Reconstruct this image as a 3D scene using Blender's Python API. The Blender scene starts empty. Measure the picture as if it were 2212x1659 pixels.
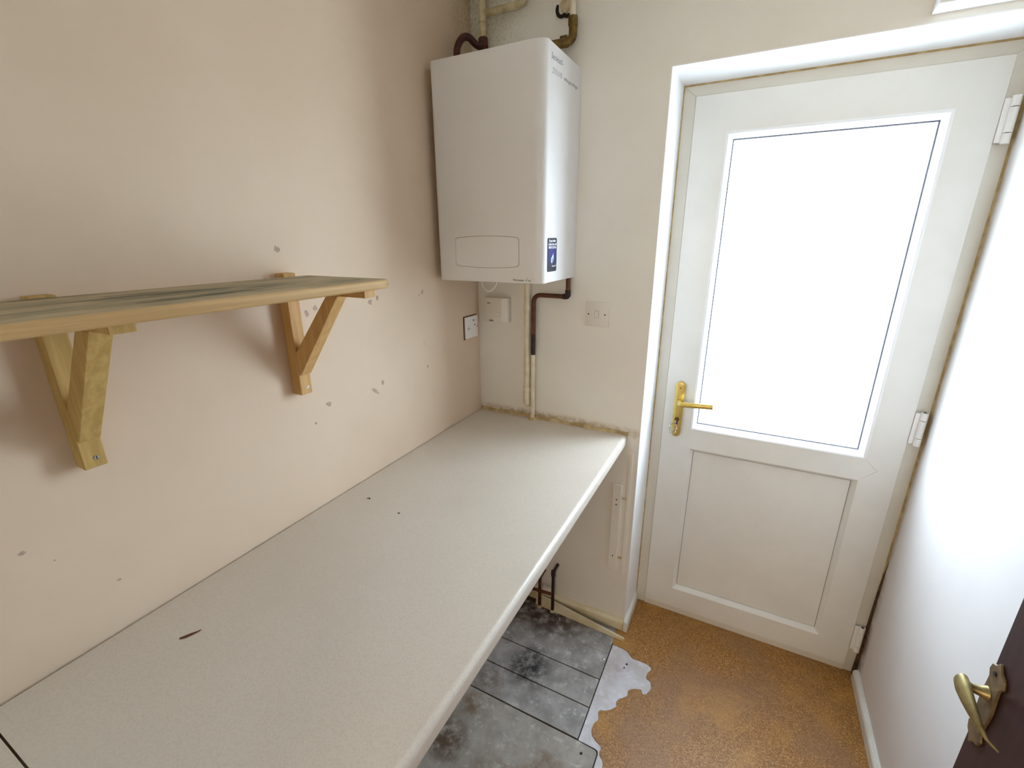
import bpy, bmesh, math, random
from mathutils import Vector, Matrix
random.seed(7)
scene = bpy.context.scene
COL = scene.collection

# ------------------------------------------------------------------ camera
def make_camera():
    loc = Vector((0.97938, -1.58542, 1.60412))
    yaw, pit, rol = (math.radians(a) for a in (27.5995, -17.8234, -0.3775))
    f = Vector((-math.sin(yaw) * math.cos(pit), math.cos(yaw) * math.cos(pit), math.sin(pit)))
    rt = Vector((math.cos(yaw), math.sin(yaw), 0))
    up = rt.cross(f)
    r2 = math.cos(rol) * rt + math.sin(rol) * up
    u2 = -math.sin(rol) * rt + math.cos(rol) * up
    cd = bpy.data.cameras.new('camera')
    cd.sensor_fit = 'HORIZONTAL'
    cd.sensor_width = 36
    cd.lens = 1 / 0.06257719
    cd.clip_start = 0.01
    co = bpy.data.objects.new('camera', cd)
    COL.objects.link(co)
    m = Matrix.Identity(4)
    for i in range(3):
        m[i][0], m[i][1], m[i][2], m[i][3] = r2[i], u2[i], -f[i], loc[i]
    co.matrix_world = m
    scene.camera = co
make_camera()

# ------------------------------------------------------------------ light
SKY = 17.0
HALL = 34.0
world = bpy.data.worlds.new('overcast_sky')
scene.world = world
world.use_nodes = True
bg = world.node_tree.nodes['Background']
bg.inputs['Color'].default_value = (0.81, 0.95, 1.12, 1)
bg.inputs['Strength'].default_value = SKY

def area(name, loc, rot, sx, sy, power, color):
    ld = bpy.data.lights.new(name, 'AREA')
    ld.shape = 'RECTANGLE'
    ld.size, ld.size_y = sx, sy
    ld.energy = power
    ld.color = color
    o = bpy.data.objects.new(name, ld)
    o.location = loc
    o.rotation_euler = rot
    COL.objects.link(o)
    return o
# the window of the adjoining kitchen behind the camera lights the room through the open doorway
area('kitchen_window_light', (0.75, -3.95, 1.45), (math.radians(90), 0, 0), 1.6, 1.2, HALL, (1.0, 0.85, 0.63))
# sampling portal in the glazed opening (emits nothing itself)
pt = area('door_glass_portal', (1.11605, 0.2185, 1.4058), (math.radians(-90), 0, 0), 0.518, 0.998, 1, (1, 1, 1))
pt.data.cycles.is_portal = True

scene.view_settings.view_transform = 'Standard'
scene.view_settings.look = 'None'
scene.view_settings.gamma = 1
scene.view_settings.use_curve_mapping = False
scene.view_settings.exposure = 0.12
scene.cycles.use_denoising = True
scene.cycles.max_bounces = 14
scene.cycles.diffuse_bounces = 8
scene.cycles.glossy_bounces = 4
scene.cycles.transparent_max_bounces = 12
scene.cycles.sample_clamp_indirect = 0
scene.cycles.caustics_reflective = False
scene.cycles.caustics_refractive = False

# ------------------------------------------------------------------ materials
def srgb(*c):
    return tuple((v / 255 / 12.92) if v / 255 <= 0.04045 else ((v / 255 + 0.055) / 1.055) ** 2.4 for v in c)

class NT:
    def __init__(s, name):
        s.m = bpy.data.materials.new(name)
        s.m.use_nodes = True
        s.t = s.m.node_tree
        s.b = s.t.nodes['Principled BSDF']
        s.out = s.t.nodes['Material Output']
        s.geo = None
    def n(s, kind, **kw):
        nd = s.t.nodes.new(kind)
        for k, v in kw.items():
            setattr(nd, k, v)
        return nd
    def l(s, a, b):
        s.t.links.new(a, b)
    def pos(s):
        if not s.geo:
            s.geo = s.n('ShaderNodeNewGeometry')
        return s.geo.outputs['Position']
    def mapped(s, scale, offset=(0, 0, 0)):
        mp = s.n('ShaderNodeMapping')
        mp.inputs['Scale'].default_value = scale
        mp.inputs['Location'].default_value = offset
        s.l(s.pos(), mp.inputs['Vector'])
        return mp.outputs['Vector']
    def noise(s, scale, detail=3, rough=0.55, vec=None):
        nd = s.n('ShaderNodeTexNoise')
        nd.inputs['Scale'].default_value = scale
        nd.inputs['Detail'].default_value = detail
        nd.inputs['Roughness'].default_value = rough
        s.l(vec or s.pos(), nd.inputs['Vector'])
        return nd.outputs['Fac']
    def ramp(s, fac, stops):
        nd = s.n('ShaderNodeValToRGB')
        els = nd.color_ramp.elements
        while len(els) < len(stops):
            els.new(0.5)
        for e, (p, c) in zip(els, stops):
            e.position = p
            e.color = (*c, 1) if len(c) == 3 else c
        s.l(fac, nd.inputs['Fac'])
        return nd.outputs['Color']
    def mask(s, fac, a, b):
        nd = s.n('ShaderNodeMapRange')
        nd.inputs['From Min'].default_value = a
        nd.inputs['From Max'].default_value = b
        nd.interpolation_type = 'SMOOTHSTEP'
        s.l(fac, nd.inputs['Value'])
        return nd.outputs['Result']
    def math(s, op, a, b):
        nd = s.n('ShaderNodeMath', operation=op)
        for i, v in enumerate((a, b)):
            if isinstance(v, (int, float)):
                nd.inputs[i].default_value = v
            else:
                s.l(v, nd.inputs[i])
        return nd.outputs[0]
    def mix(s, fac, a, b):
        nd = s.n('ShaderNodeMix', data_type='RGBA')
        if isinstance(fac, (int, float)):
            nd.inputs[0].default_value = fac
        else:
            s.l(fac, nd.inputs[0])
        for i, v in ((6, a), (7, b)):
            if isinstance(v, tuple):
                nd.inputs[i].default_value = (*v, 1)
            else:
                s.l(v, nd.inputs[i])
        return nd.outputs[2]
    def dist(s, p, scale=(1, 1, 1)):
        nd = s.n('ShaderNodeVectorMath', operation='DISTANCE')
        mp = s.mapped(scale)
        s.l(mp, nd.inputs[0])
        nd.inputs[1].default_value = tuple(a * b for a, b in zip(p, scale))
        return nd.outputs['Value']
    def bump(s, h, strength, dist=0.002):
        nd = s.n('ShaderNodeBump')
        nd.inputs['Strength'].default_value = strength
        nd.inputs['Distance'].default_value = dist
        s.l(h, nd.inputs['Height'])
        s.l(nd.outputs[0], s.b.inputs['Normal'])
    def done(s, col=None, rough=0.6, metal=0.0, spec=0.5):
        if col is not None:
            if isinstance(col, tuple):
                s.b.inputs['Base Color'].default_value = (*col, 1)
            else:
                s.l(col, s.b.inputs['Base Color'])
        if isinstance(rough, (int, float)):
            s.b.inputs['Roughness'].default_value = rough
        else:
            s.l(rough, s.b.inputs['Roughness'])
        s.b.inputs['Metallic'].default_value = metal
        s.b.inputs['Specular IOR Level'].default_value = spec
        return s.m

def plain(name, a, b=None, rough=0.5, scale=18, bump=0.0, bscale=120, metal=0.0, spec=0.5):
    t = NT(name)
    col = a
    if b:
        col = t.mix(t.mask(t.noise(scale, 4), 0.35, 0.7), a, b)
    if bump:
        t.bump(t.noise(bscale, 3), bump)
    return t.done(col, rough, metal, spec)

def wall_paint(name, a, b, mould=False, stain_shade=None, ns=38):
    t = NT(name)
    col = t.mix(t.mask(t.noise(2.2, 4), 0.35, 0.7), a, b)
    if mould:
        d = t.dist((0.02, -0.02, 2.42), (1.1, 1.6, 0.55))
        near = t.mask(d, 0.30, 0.05)
        sp = t.mask(t.noise(120, 5, 0.7), 0.48, 0.66)
        col = t.mix(t.math('MULTIPLY', near, t.math('MULTIPLY', sp, 0.5)), col, srgb(66, 58, 34))
        yl = t.math('MULTIPLY', near, t.mask(t.noise(9, 3), 0.35, 0.65))
        col = t.mix(t.math('MULTIPLY', yl, 0.45), col, srgb(170, 158, 110))
    if stain_shade:
        for (p, sc, r, c, k) in stain_shade:
            d = t.dist(p, sc)
            near = t.math('MULTIPLY', t.mask(d, r, r * 0.25), t.mask(t.noise(ns, 5, 0.65), 0.30, 0.62))
            col = t.mix(t.math('MULTIPLY', near, k), col, c)
    h = t.noise(55, 4)
    t.bump(h, 0.10, 0.002)
    return t.done(col, 0.72, 0, 0.25)

M = {}
M['wall_peach'] = wall_paint('peach_wall_paint', srgb(214, 193, 169), srgb(208, 186, 161), True)
M['wall_cream'] = wall_paint('cream_wall_paint', srgb(234, 231, 223), srgb(229, 225, 216), True,
    [((0.3, 0.0, 0.905), (0.5, 1, 9), 0.32, srgb(160, 134, 92), 0.85),
     ((0.72, 0.19, 2.06), (3, 1, 6), 0.16, srgb(150, 110, 60), 0.6)])
M['wall_white'] = wall_paint('white_wall_paint', srgb(222, 218, 215), srgb(216, 211, 208), False,
    [((1.53, 0.19, 0.0), (1, 6, 0.55), 0.40, srgb(84, 62, 42), 0.8),
     ((1.53, 0.20, 1.0), (1, 5, 0.01), 0.22, srgb(176, 156, 130), 0.7)], 9)  # strip beside the frame is mostly shade put into the colour; dirt low down
M['reveal'] = plain('white_reveal_paint', srgb(240, 240, 240), srgb(234, 235, 236), 0.6, 5, 0.12, 50, spec=0.3)
M['ceiling'] = plain('white_ceiling_paint', srgb(235, 232, 226), None, 0.8)
M['upvc'] = plain('white_door_plastic', srgb(226, 226, 222), srgb(221, 221, 217), 0.32, 6, 0.03, 300)
M['upvc_frame'] = plain('aged_frame_plastic', srgb(219, 217, 208), srgb(213, 210, 200), 0.38, 6, 0.03, 300)
M['bead'] = plain('white_glazing_bead', srgb(232, 234, 236), None, 0.28)
M['gasket'] = plain('dark_rubber_gasket', srgb(52, 50, 50), None, 0.6)
M['gasket_grey'] = plain('grey_glazing_gasket', srgb(92, 94, 104), None, 0.6)
M['hinge'] = plain('white_hinge_plastic', srgb(234, 234, 232), None, 0.3)
M['dark'] = plain('dark_gap', srgb(40, 34, 28), None, 0.9)
M['dark_brown'] = plain('brown_dirt_gap', srgb(66, 46, 30), srgb(96, 72, 48), 0.95, 40)
M['grime'] = plain('brown_grime_sealant', srgb(168, 142, 96), srgb(196, 176, 128), 0.8, 40, 0.3, 200)
M['sealant'] = plain('dirty_yellow_sealant', srgb(158, 134, 90), srgb(200, 182, 140), 0.6, 22, 0.25, 120)
M['skirt'] = plain('cream_gloss_skirting', srgb(226, 218, 190), srgb(206, 192, 150), 0.35, 12, 0.1, 60)
M['skirt_white'] = plain('white_gloss_skirting', srgb(228, 230, 228), srgb(214, 212, 200), 0.3, 9, 0.08, 60)
M['switch'] = plain('aged_cream_plastic', srgb(222, 217, 208), None, 0.35)
M['socket'] = plain('white_socket_plastic', srgb(232, 228, 224), None, 0.3)
M['programmer'] = plain('cream_control_plastic', srgb(226, 219, 207), srgb(221, 213, 200), 0.4, 8)
M['boiler'] = plain('white_boiler_enamel', srgb(228, 226, 224), srgb(224, 221, 218), 0.42, 3, spec=0.35)
M['seam'] = plain('boiler_seam_grey', srgb(128, 118, 108), None, 0.7)
M['navy'] = None
M['ink'] = plain('grey_pen_ink', srgb(134, 134, 148), None, 0.8)
M['print_grey'] = plain('grey_green_print', srgb(96, 104, 84), None, 0.6)
M['print_white'] = plain('white_print', srgb(236, 238, 244), None, 0.5)
M['flame'] = plain('pale_blue_print', srgb(206, 228, 244), None, 0.5)
M['flame_core'] = plain('blue_print', srgb(84, 92, 150), None, 0.5)
M['pipe_white'] = plain('painted_white_pipe', srgb(226, 216, 196), srgb(212, 200, 172), 0.4, 30, 0.1, 90)
M['pipe_mould'] = plain('mouldy_cream_pipe', srgb(208, 196, 160), srgb(168, 152, 108), 0.6, 26, 0.2, 120)
M['copper'] = plain('tarnished_copper', srgb(112, 68, 46), srgb(78, 52, 42), 0.45, 22, 0.05, 60, metal=0.55)
M['copper_dark'] = plain('blackened_copper', srgb(66, 46, 40), srgb(48, 38, 36), 0.5, 40, 0.05, 60, metal=0.4)
M['copper_old'] = plain('old_brown_copper', srgb(84, 44, 36), srgb(54, 30, 28), 0.55, 40, 0.1, 90, metal=0.4)
M['brass_old'] = plain('tarnished_brass_fitting', srgb(124, 100, 46), srgb(78, 58, 28), 0.5, 40, 0.15, 120, metal=0.55)
M['brass'] = plain('satin_gold_handle', srgb(212, 188, 108), srgb(198, 172, 92), 0.36, 30, metal=0.65)
M['brass_dull'] = plain('dull_antique_brass', srgb(170, 156, 104), srgb(128, 110, 74), 0.4, 50, metal=0.7)
M['brass_plate'] = plain('worn_brass_plate', srgb(138, 118, 88), srgb(104, 86, 66), 0.5, 50, metal=0.5)
M['steel'] = plain('nickel_steel', srgb(196, 194, 190), None, 0.25, metal=1.0)
M['screw'] = plain('zinc_screw', srgb(204, 204, 204), None, 0.35, metal=0.8)
M['chip'] = plain('bare_plaster_chip', srgb(186, 164, 146), srgb(158, 138, 122), 0.9, 150)
M['plaster'] = plain('rough_plaster', srgb(206, 192, 160), srgb(180, 164, 124), 0.9, 50, 0.6, 90)
M['cable'] = plain('white_cable', srgb(228, 222, 212), None, 0.4)
M['rust'] = plain('brown_splinter', srgb(112, 58, 30), srgb(70, 36, 22), 0.7, 300)

def mk_laminate():
    t = NT('cream_worktop_laminate')
    col = t.mix(t.mask(t.noise(260, 2), 0.4, 0.7), srgb(207, 198, 185), srgb(200, 190, 176))
    col = t.mix(t.math('MULTIPLY', t.mask(t.noise(3.2, 4), 0.45, 0.72), 0.35), col, srgb(194, 184, 170))
    t.bump(t.noise(420, 2), 0.05, 0.0006)
    return t.done(col, 0.26, 0, 0.65)
M['laminate'] = mk_laminate()

def mk_wood(name, a, b, dark, grain=(6, 1.2, 60), stain_shade=None, rot=(0, 0, 0)):
    t = NT(name)
    v = t.mapped(grain)
    g = t.noise(2.2, 5, 0.6, v)
    col = t.mix(t.mask(g, 0.3, 0.7), a, b)
    g2 = t.noise(5.0, 6, 0.7, t.mapped(tuple(x * 1.7 for x in grain), (3, 1, 2)))
    col = t.mix(t.math('MULTIPLY', t.mask(g2, 0.56, 0.75), 0.45), col, dark)
    if stain_shade:
        st = t.mask(t.noise(1.6, 5, 0.65, t.mapped(stain_shade[0], (0.2, 0.35, 0))), stain_shade[2], stain_shade[2] + 0.14)
        up = t.n('ShaderNodeSeparateXYZ')
        t.l(t.geo.outputs['Normal'], up.inputs[0])
        top = t.mask(up.outputs['Z'], 0.6, 0.95)
        grey = t.mix(t.mask(t.noise(3.0, 4, 0.6, t.mapped(stain_shade[0], (2, 1, 0))), 0.4, 0.6), srgb(182, 166, 136), srgb(156, 146, 120))
        col = t.mix(t.math('MULTIPLY', top, 0.88), col, grey)
        col = t.mix(t.math('MULTIPLY', t.math('MULTIPLY', st, top), 0.8), col, stain_shade[1])
        for (p, sc, rad, kk) in (((0.150, -1.235, 1.52), (3.2, 0.8, 0), 0.16, 0.85), ((0.20, -1.0, 1.52), (5.0, 0.7, 0), 0.16, 0.5), ((0.045, -1.30, 1.52), (5.0, 0.9, 0), 0.09, 0.8)):
            dd = t.math('MULTIPLY', t.mask(t.dist(p, sc), rad, rad * 0.15), t.mask(t.noise(1.6, 5, 0.65, t.mapped((22, 5, 1), (1, 2, 0))), 0.38, 0.56))
            col = t.mix(t.math('MULTIPLY', t.math('MULTIPLY', dd, top), kk), col, stain_shade[1])
    t.bump(g, 0.12, 0.001)
    return t.done(col, 0.62, 0, 0.3)
M['pine_board'] = mk_wood('weathered_pine_board', srgb(204, 170, 120), srgb(184, 150, 100), srgb(140, 108, 70),
                          (14, 1.6, 60), ((9, 1.8, 1), srgb(62, 70, 58), 0.55))
M['pine'] = mk_wood('pale_pine_bracket', srgb(204, 164, 108), srgb(188, 146, 88), srgb(146, 106, 60), (30, 40, 3.5))
M['pine_b'] = mk_wood('greenish_pine_bracket', srgb(196, 164, 102), srgb(174, 142, 80), srgb(132, 102, 54), (30, 40, 3.5))

def mk_cork():
    t = NT('brown_cork_vinyl')
    vor = t.n('ShaderNodeTexVoronoi')
    vor.inputs['Scale'].default_value = 330
    t.l(t.pos(), vor.inputs['Vector'])
    sep = t.n('ShaderNodeSeparateColor')
    t.l(vor.outputs['Color'], sep.inputs[0])
    col = t.ramp(sep.outputs[0], [(0.0, srgb(126, 84, 40)), (0.35, srgb(152, 106, 52)), (0.7, srgb(168, 122, 64)), (1.0, srgb(196, 152, 92))])
    col = t.mix(t.math('MULTIPLY', t.mask(t.noise(420, 3), 0.54, 0.66), 0.8), col, srgb(78, 50, 30))
    col = t.mix(t.math('MULTIPLY', t.mask(t.noise(3.0, 4), 0.42, 0.66), 0.55), col, srgb(140, 108, 84))
    col = t.mix(t.math('MULTIPLY', t.mask(t.noise(4.2, 4, 0.6, t.mapped((1, 1, 1), (4, 2, 0))), 0.5, 0.7), 0.4), col, srgb(196, 148, 74))
    t.bump(t.noise(300, 3), 0.12, 0.0008)
    return t.done(col, 0.48, 0, 0.4)
M['cork'] = mk_cork()

def mk_grey(name, a, b, dust, spots):
    t = NT(name)
    col = t.mix(t.mask(t.noise(14, 6, 0.65), 0.35, 0.68), a, b)
    col = t.mix(t.math('MULTIPLY', t.mask(t.noise(26, 6, 0.7, t.mapped((1, 1, 1), (5, 1, 0))), 0.52, 0.7), 0.75), col, dust)
    for (p, sc, r, c, k) in spots:
        d = t.dist(p, sc)
        near = t.math('MULTIPLY', t.mask(d, r, r * 0.2), t.mask(t.noise(24, 5, 0.65), 0.3, 0.6))
        col = t.mix(t.math('MULTIPLY', near, k), col, c)
    t.bump(t.noise(60, 5), 0.2, 0.001)
    return t.done(col, 0.62, 0, 0.3)
M['plank'] = mk_grey('dusty_grey_vinyl_plank', srgb(166, 164, 161), srgb(136, 134, 131), srgb(202, 203, 206),
    [((0.40, -0.35, 0), (1, 1, 1), 0.13, srgb(34, 32, 34), 0.92),
     ((0.33, -0.06, 0), (0.55, 1, 1), 0.20, srgb(58, 36, 28), 0.95),
     ((0.30, -0.47, 0), (1, 1, 1), 0.10, srgb(96, 76, 58), 0.6)])
M['slab'] = mk_grey('stained_grey_floor_tile', srgb(166, 162, 154), srgb(144, 139, 131), srgb(196, 193, 187),
    [((0.50, -0.82, 0), (1, 1, 1), 0.20, srgb(96, 66, 40), 0.9), ((0.60, -0.66, 0), (1, 1, 1), 0.09, srgb(112, 88, 62), 0.8),
     ((0.27, -0.72, 0), (1, 1, 1), 0.12, srgb(80, 60, 40), 0.9), ((0.28, -0.58, 0), (1, 1, 1), 0.07, srgb(112, 90, 62), 0.8)])
M['screed'] = plain('dark_subfloor', srgb(58, 52, 46), srgb(44, 38, 34), 0.9, 20, 0.3, 60)
M['backing'] = mk_grey('torn_white_backing', srgb(210, 210, 216), srgb(194, 190, 190), srgb(226, 230, 236),
    [((0.70, -0.20, 0), (1, 1, 1), 0.08, srgb(170, 156, 150), 0.5)])

def mk_dark_door():
    t = NT('dark_stained_door')
    g = t.noise(3, 6, 0.65, t.mapped((40, 26, 2.0)))
    col = t.mix(t.mask(g, 0.3, 0.7), srgb(64, 40, 44), srgb(48, 31, 36))
    t.bump(g, 0.1, 0.001)
    return t.done(col, 0.42, 0, 0.4)
M['dark_door'] = mk_dark_door()

def mk_sticker():
    t = NT('navy_sticker')
    d = t.dist((0.407, -0.213, 1.555), (1, 1, 1))
    col = t.mix(t.mask(d, 0.045, 0.008), srgb(34, 42, 58), srgb(44, 54, 132))
    return t.done(col, 0.35)
M['navy'] = mk_sticker()

def mk_glass():
    t = NT('clear_door_glass')
    for nd in (t.b,):
        t.t.nodes.remove(nd)
    tr = t.n('ShaderNodeBsdfTransparent')
    tr.inputs['Color'].default_value = (0.96, 0.98, 0.98, 1)
    gl = t.n('ShaderNodeBsdfGlossy')
    gl.inputs['Roughness'].default_value = 0.03
    fr = t.n('ShaderNodeFresnel')
    fr.inputs['IOR'].default_value = 1.3
    mx = t.n('ShaderNodeMixShader')
    # reflect on entering faces only: straight transparent rays never meet total internal reflection
    t.pos()
    front = t.math('SUBTRACT', 1.0, t.geo.outputs['Backfacing'])
    t.l(t.math('MULTIPLY', fr.outputs[0], front), mx.inputs[0])
    t.l(tr.outputs[0], mx.inputs[1])
    t.l(gl.outputs[0], mx.inputs[2])
    t.l(mx.outputs[0], t.out.inputs['Surface'])
    return t.m
M['glass'] = mk_glass()
M['paving'] = plain('pale_concrete_paving', srgb(226, 224, 220), srgb(216, 214, 208), 0.9, 3)

# ------------------------------------------------------------------ geometry helpers
def origin_of(o):
    v = Vector((0, 0, 0))
    while o:
        v += o.location
        o = o.parent
    return v

def tag(o, label=None, cat=None, group=None, kind=None):
    if label: o['label'] = label
    if cat: o['category'] = cat
    if group: o['group'] = group
    if kind: o['kind'] = kind
    return o

def fin(name, bm, mat, parent=None, smooth=False, origin=None):
    me = bpy.data.meshes.new(name)
    bmesh.ops.remove_doubles(bm, verts=bm.verts[:], dist=1e-6)
    bmesh.ops.recalc_face_normals(bm, faces=bm.faces[:])
    if parent:
        og = origin_of(parent)
    elif origin:
        og = Vector(origin)
    else:
        xs = [v.co for v in bm.verts]
        lo = [min(c[i] for c in xs) for i in range(3)]
        hi = [max(c[i] for c in xs) for i in range(3)]
        og = Vector(((lo[0] + hi[0]) / 2, (lo[1] + hi[1]) / 2, lo[2]))
    bmesh.ops.translate(bm, verts=bm.verts[:], vec=-og)
    bm.to_mesh(me)
    bm.free()
    if smooth:
        for p in me.polygons:
            p.use_smooth = True
        try:
            me.set_sharp_from_angle(angle=math.radians(38))
        except Exception:
            pass
    me.materials.append(M[mat] if isinstance(mat, str) else mat)
    o = bpy.data.objects.new(name, me)
    COL.objects.link(o)
    if parent:
        o.parent = parent
    else:
        o.location = og
    return o

def empty(name, loc):
    o = bpy.data.objects.new(name, None)
    o.empty_display_size = 0.05
    o.location = loc
    COL.objects.link(o)
    return o

def merge(bm, tmp):
    me = bpy.data.meshes.new('tmp')
    tmp.to_mesh(me)
    tmp.free()
    bm.from_mesh(me)
    bpy.data.meshes.remove(me)

def box(bm, x0, x1, y0, y1, z0, z1, bev=0.0, seg=2):
    t = bmesh.new()
    bmesh.ops.create_cube(t, size=1)
    for v in t.verts:
        v.co = Vector(((x0 + x1) / 2 + v.co.x * (x1 - x0), (y0 + y1) / 2 + v.co.y * (y1 - y0), (z0 + z1) / 2 + v.co.z * (z1 - z0)))
    if bev:
        bmesh.ops.bevel(t, geom=t.edges[:], offset=bev, segments=seg, affect='EDGES', profile=0.5)
    merge(bm, t)
    return bm

def B(*a, **k):
    return box(bmesh.new(), *a, **k)

def prism(bm, poly, axis, a, b, bev=0.0, seg=2):
    """poly: 2D points in the two other axes (xyz order), extruded along axis from a to b."""
    t = bmesh.new()
    def mk(p, w):
        c = list(p)
        c.insert('xyz'.index(axis), w)
        return Vector(c)
    va = [t.verts.new(mk(p, a)) for p in poly]
    vb = [t.verts.new(mk(p, b)) for p in poly]
    t.faces.new(va)
    t.faces.new(list(reversed(vb)))
    n = len(poly)
    for i in range(n):
        t.faces.new([va[i], vb[i], vb[(i + 1) % n], va[(i + 1) % n]])
    bmesh.ops.recalc_face_normals(t, faces=t.faces[:])
    if bev:
        bmesh.ops.bevel(t, geom=t.edges[:], offset=bev, segments=seg, affect='EDGES', profile=0.5)
    bmesh.ops.triangulate(t, faces=[f for f in t.faces if len(f.verts) > 4])
    merge(bm, t)
    return bm

def fillet(pts, r, seg=6):
    pts = [Vector(p) for p in pts]
    out = [pts[0]]
    for i in range(1, len(pts) - 1):
        p, a, b = pts[i], pts[i - 1], pts[i + 1]
        da, db = (a - p), (b - p)
        rr = min(r, da.length * 0.49, db.length * 0.49)
        A, Bq = p + da.normalized() * rr, p + db.normalized() * rr
        for k in range(seg + 1):
            t = k / seg
            out.append(A * (1 - t) ** 2 + p * 2 * t * (1 - t) + Bq * t * t)
    out.append(pts[-1])
    return out

def tube(bm, pts, r, seg=14, caps=True, flat=None):
    pts = [Vector(p) for p in pts]
    rs = r if isinstance(r, (list, tuple)) else [r] * len(pts)
    tang = []
    for i in range(len(pts)):
        a = pts[max(0, i - 1)]
        b = pts[min(len(pts) - 1, i + 1)]
        tang.append((b - a).normalized())
    n = tang[0].orthogonal().normalized() if flat is None else Vector(flat)
    rings = []
    for i, p in enumerate(pts):
        n = (n - tang[i] * n.dot(tang[i])).normalized()
        bi = tang[i].cross(n)
        rr = rs[i]
        ra, rb = rr if isinstance(rr, tuple) else (rr, rr)
        rings.append([bm.verts.new(p + n * math.cos(2 * math.pi * k / seg) * ra + bi * math.sin(2 * math.pi * k / seg) * rb) for k in range(seg)])
    for i in range(len(rings) - 1):
        for k in range(seg):
            bm.faces.new([rings[i][k], rings[i][(k + 1) % seg], rings[i + 1][(k + 1) % seg], rings[i + 1][k]])
    if caps:
        bm.faces.new(list(reversed(rings[0])))
        bm.faces.new(rings[-1])
    return bm

def cyl(bm, a, b, r, seg=16):
    return tube(bm, [a, b], r, seg)

def ring_sweep(bm, x0, x1, z0, z1, prof):
    """a mitred rectangular frame in the xz plane; prof = [(inset, y)...]"""
    rings = []
    for ins, y in prof:
        rings.append([bm.verts.new(c) for c in ((x0 + ins, y, z0 + ins), (x1 - ins, y, z0 + ins), (x1 - ins, y, z1 - ins), (x0 + ins, y, z1 - ins))])
    for i in range(len(rings) - 1):
        for k in range(4):
            bm.faces.new([rings[i][k], rings[i][(k + 1) % 4], rings[i + 1][(k + 1) % 4], rings[i + 1][k]])
    return bm

def blob(bm, c, axis, rx, rz, h, n=11, jit=0.25, rot=0.0):
    """a thin irregular patch lying on a surface: outline in the two other axes, thickness h along axis"""
    poly = []
    for k in range(n):
        a = 2 * math.pi * k / n
        q = 1 + random.uniform(-jit, jit)
        u, v = math.cos(a) * rx * q, math.sin(a) * rz * q
        poly.append((u * math.cos(rot) - v * math.sin(rot), u * math.sin(rot) + v * math.cos(rot)))
    i = 'xyz'.index(axis)
    o = [c[j] for j in range(3) if j != i]
    poly = [(o[0] + p[0], o[1] + p[1]) for p in poly]
    return prism(bm, poly, axis, c[i], c[i] + h)

def text_bm(body, size, loc, ux, uy, shear=0.0, align='LEFT', thick=0.0, extr=0.00015):
    """lettering as mesh: ux = reading direction, uy = up direction of the letters"""
    cu = bpy.data.curves.new('t', 'FONT')
    cu.body = body
    cu.size = size
    cu.shear = shear
    cu.align_x = align
    cu.offset = thick
    cu.extrude = extr
    cu.resolution_u = 3
    ob = bpy.data.objects.new('t', cu)
    COL.objects.link(ob)
    dg = bpy.context.evaluated_depsgraph_get()
    me = bpy.data.meshes.new_from_object(ob.evaluated_get(dg))
    bm = bmesh.new()
    bm.from_mesh(me)
    ux, uy = Vector(ux), Vector(uy)
    uz = ux.cross(uy)
    for v in bm.verts:
        v.co = Vector(loc) + ux * v.co.x + uy * v.co.y + uz * v.co.z
    bpy.data.objects.remove(ob)
    bpy.data.meshes.remove(me)
    bpy.data.curves.remove(cu)
    return bm

# ------------------------------------------------------------------ room shell
W = 1.53          # right wall
YN = -1.62        # near wall with the doorway the photo is taken from
ZC = 2.46
HEAD = 2.0768
D = 0.19
RX0, RX1 = 0.684, 0.692

base = fin('floor', B(-0.12, 1.65, -1.74, 0.32, -0.12, -0.006), 'screed')
tag(base, 'utility room floor of grey planks, torn backing and brown cork vinyl', 'floor', kind='structure')
rows = [(-0.001, -0.1535), (-0.1541, -0.2755), (-0.2795, -0.3985), (-0.4025, -0.520)]
for (a, b) in rows:
    fin('plank', B(0.001, 0.6625, b, a, -0.006, -0.0012, 0.0008, 1), 'plank', base)
# large tile with a rounded corner in front of the planks
pl = [(0.001, -1.615), (0.734, -1.615), (0.734, -0.541)]
for k in range(1, 5):
    a = k / 4 * math.pi / 2
    pl.append((0.724 + 0.010 * math.cos(a), -0.541 + 0.012 * math.sin(a)))
pl += [(0.6685, -0.5265), (0.001, -0.5235)]
fin('floor_tile', prism(bmesh.new(), pl, 'z', -0.006, -0.0012), 'slab', base)
# torn cork vinyl
torn = [(0.6603, -0.0724), (0.6675, -0.0984), (0.7000, -0.1010), (0.7267, -0.1063), (0.7534, -0.1274), (0.785, -0.127), (0.8189, -0.1318), (0.8302, -0.1456),
        (0.82, -0.1701), (0.8228, -0.1917), (0.8393, -0.1996), (0.8459, -0.2244), (0.8381, -0.25), (0.8246, -0.2627), (0.8102, -0.2487),
        (0.7753, -0.2686), (0.7739, -0.2965), (0.7465, -0.3296), (0.7483, -0.3546), (0.725, -0.3811), (0.6988, -0.3964), (0.7063, -0.4261),
        (0.6954, -0.4523), (0.7038, -0.4879), (0.7267, -0.5018), (0.7414, -0.5099), (0.7427, -0.5337), (0.7622, -0.5592), (0.757, -0.63),
        (0.771, -0.72), (0.752, -0.83), (0.768, -0.95), (0.749, -1.1), (0.765, -1.3), (0.755, -1.615)]
fine = []
for i in range(len(torn) - 1):
    a, b = Vector(torn[i]), Vector(torn[i + 1])
    pv = Vector(torn[max(0, i - 1)])
    nx = Vector(torn[min(len(torn) - 1, i + 2)])
    for k in range(4):
        t = k / 4
        p = 0.5 * ((2 * a) + (b - pv) * t + (2 * pv - 5 * a + 4 * b - nx) * t * t + (3 * a - pv - 3 * b + nx) * t ** 3)
        j = 0.0012 if k else 0
        fine.append((p.x + random.uniform(-j, j), p.y + random.uniform(-j, j)))
fine.append(torn[-1])
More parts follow.
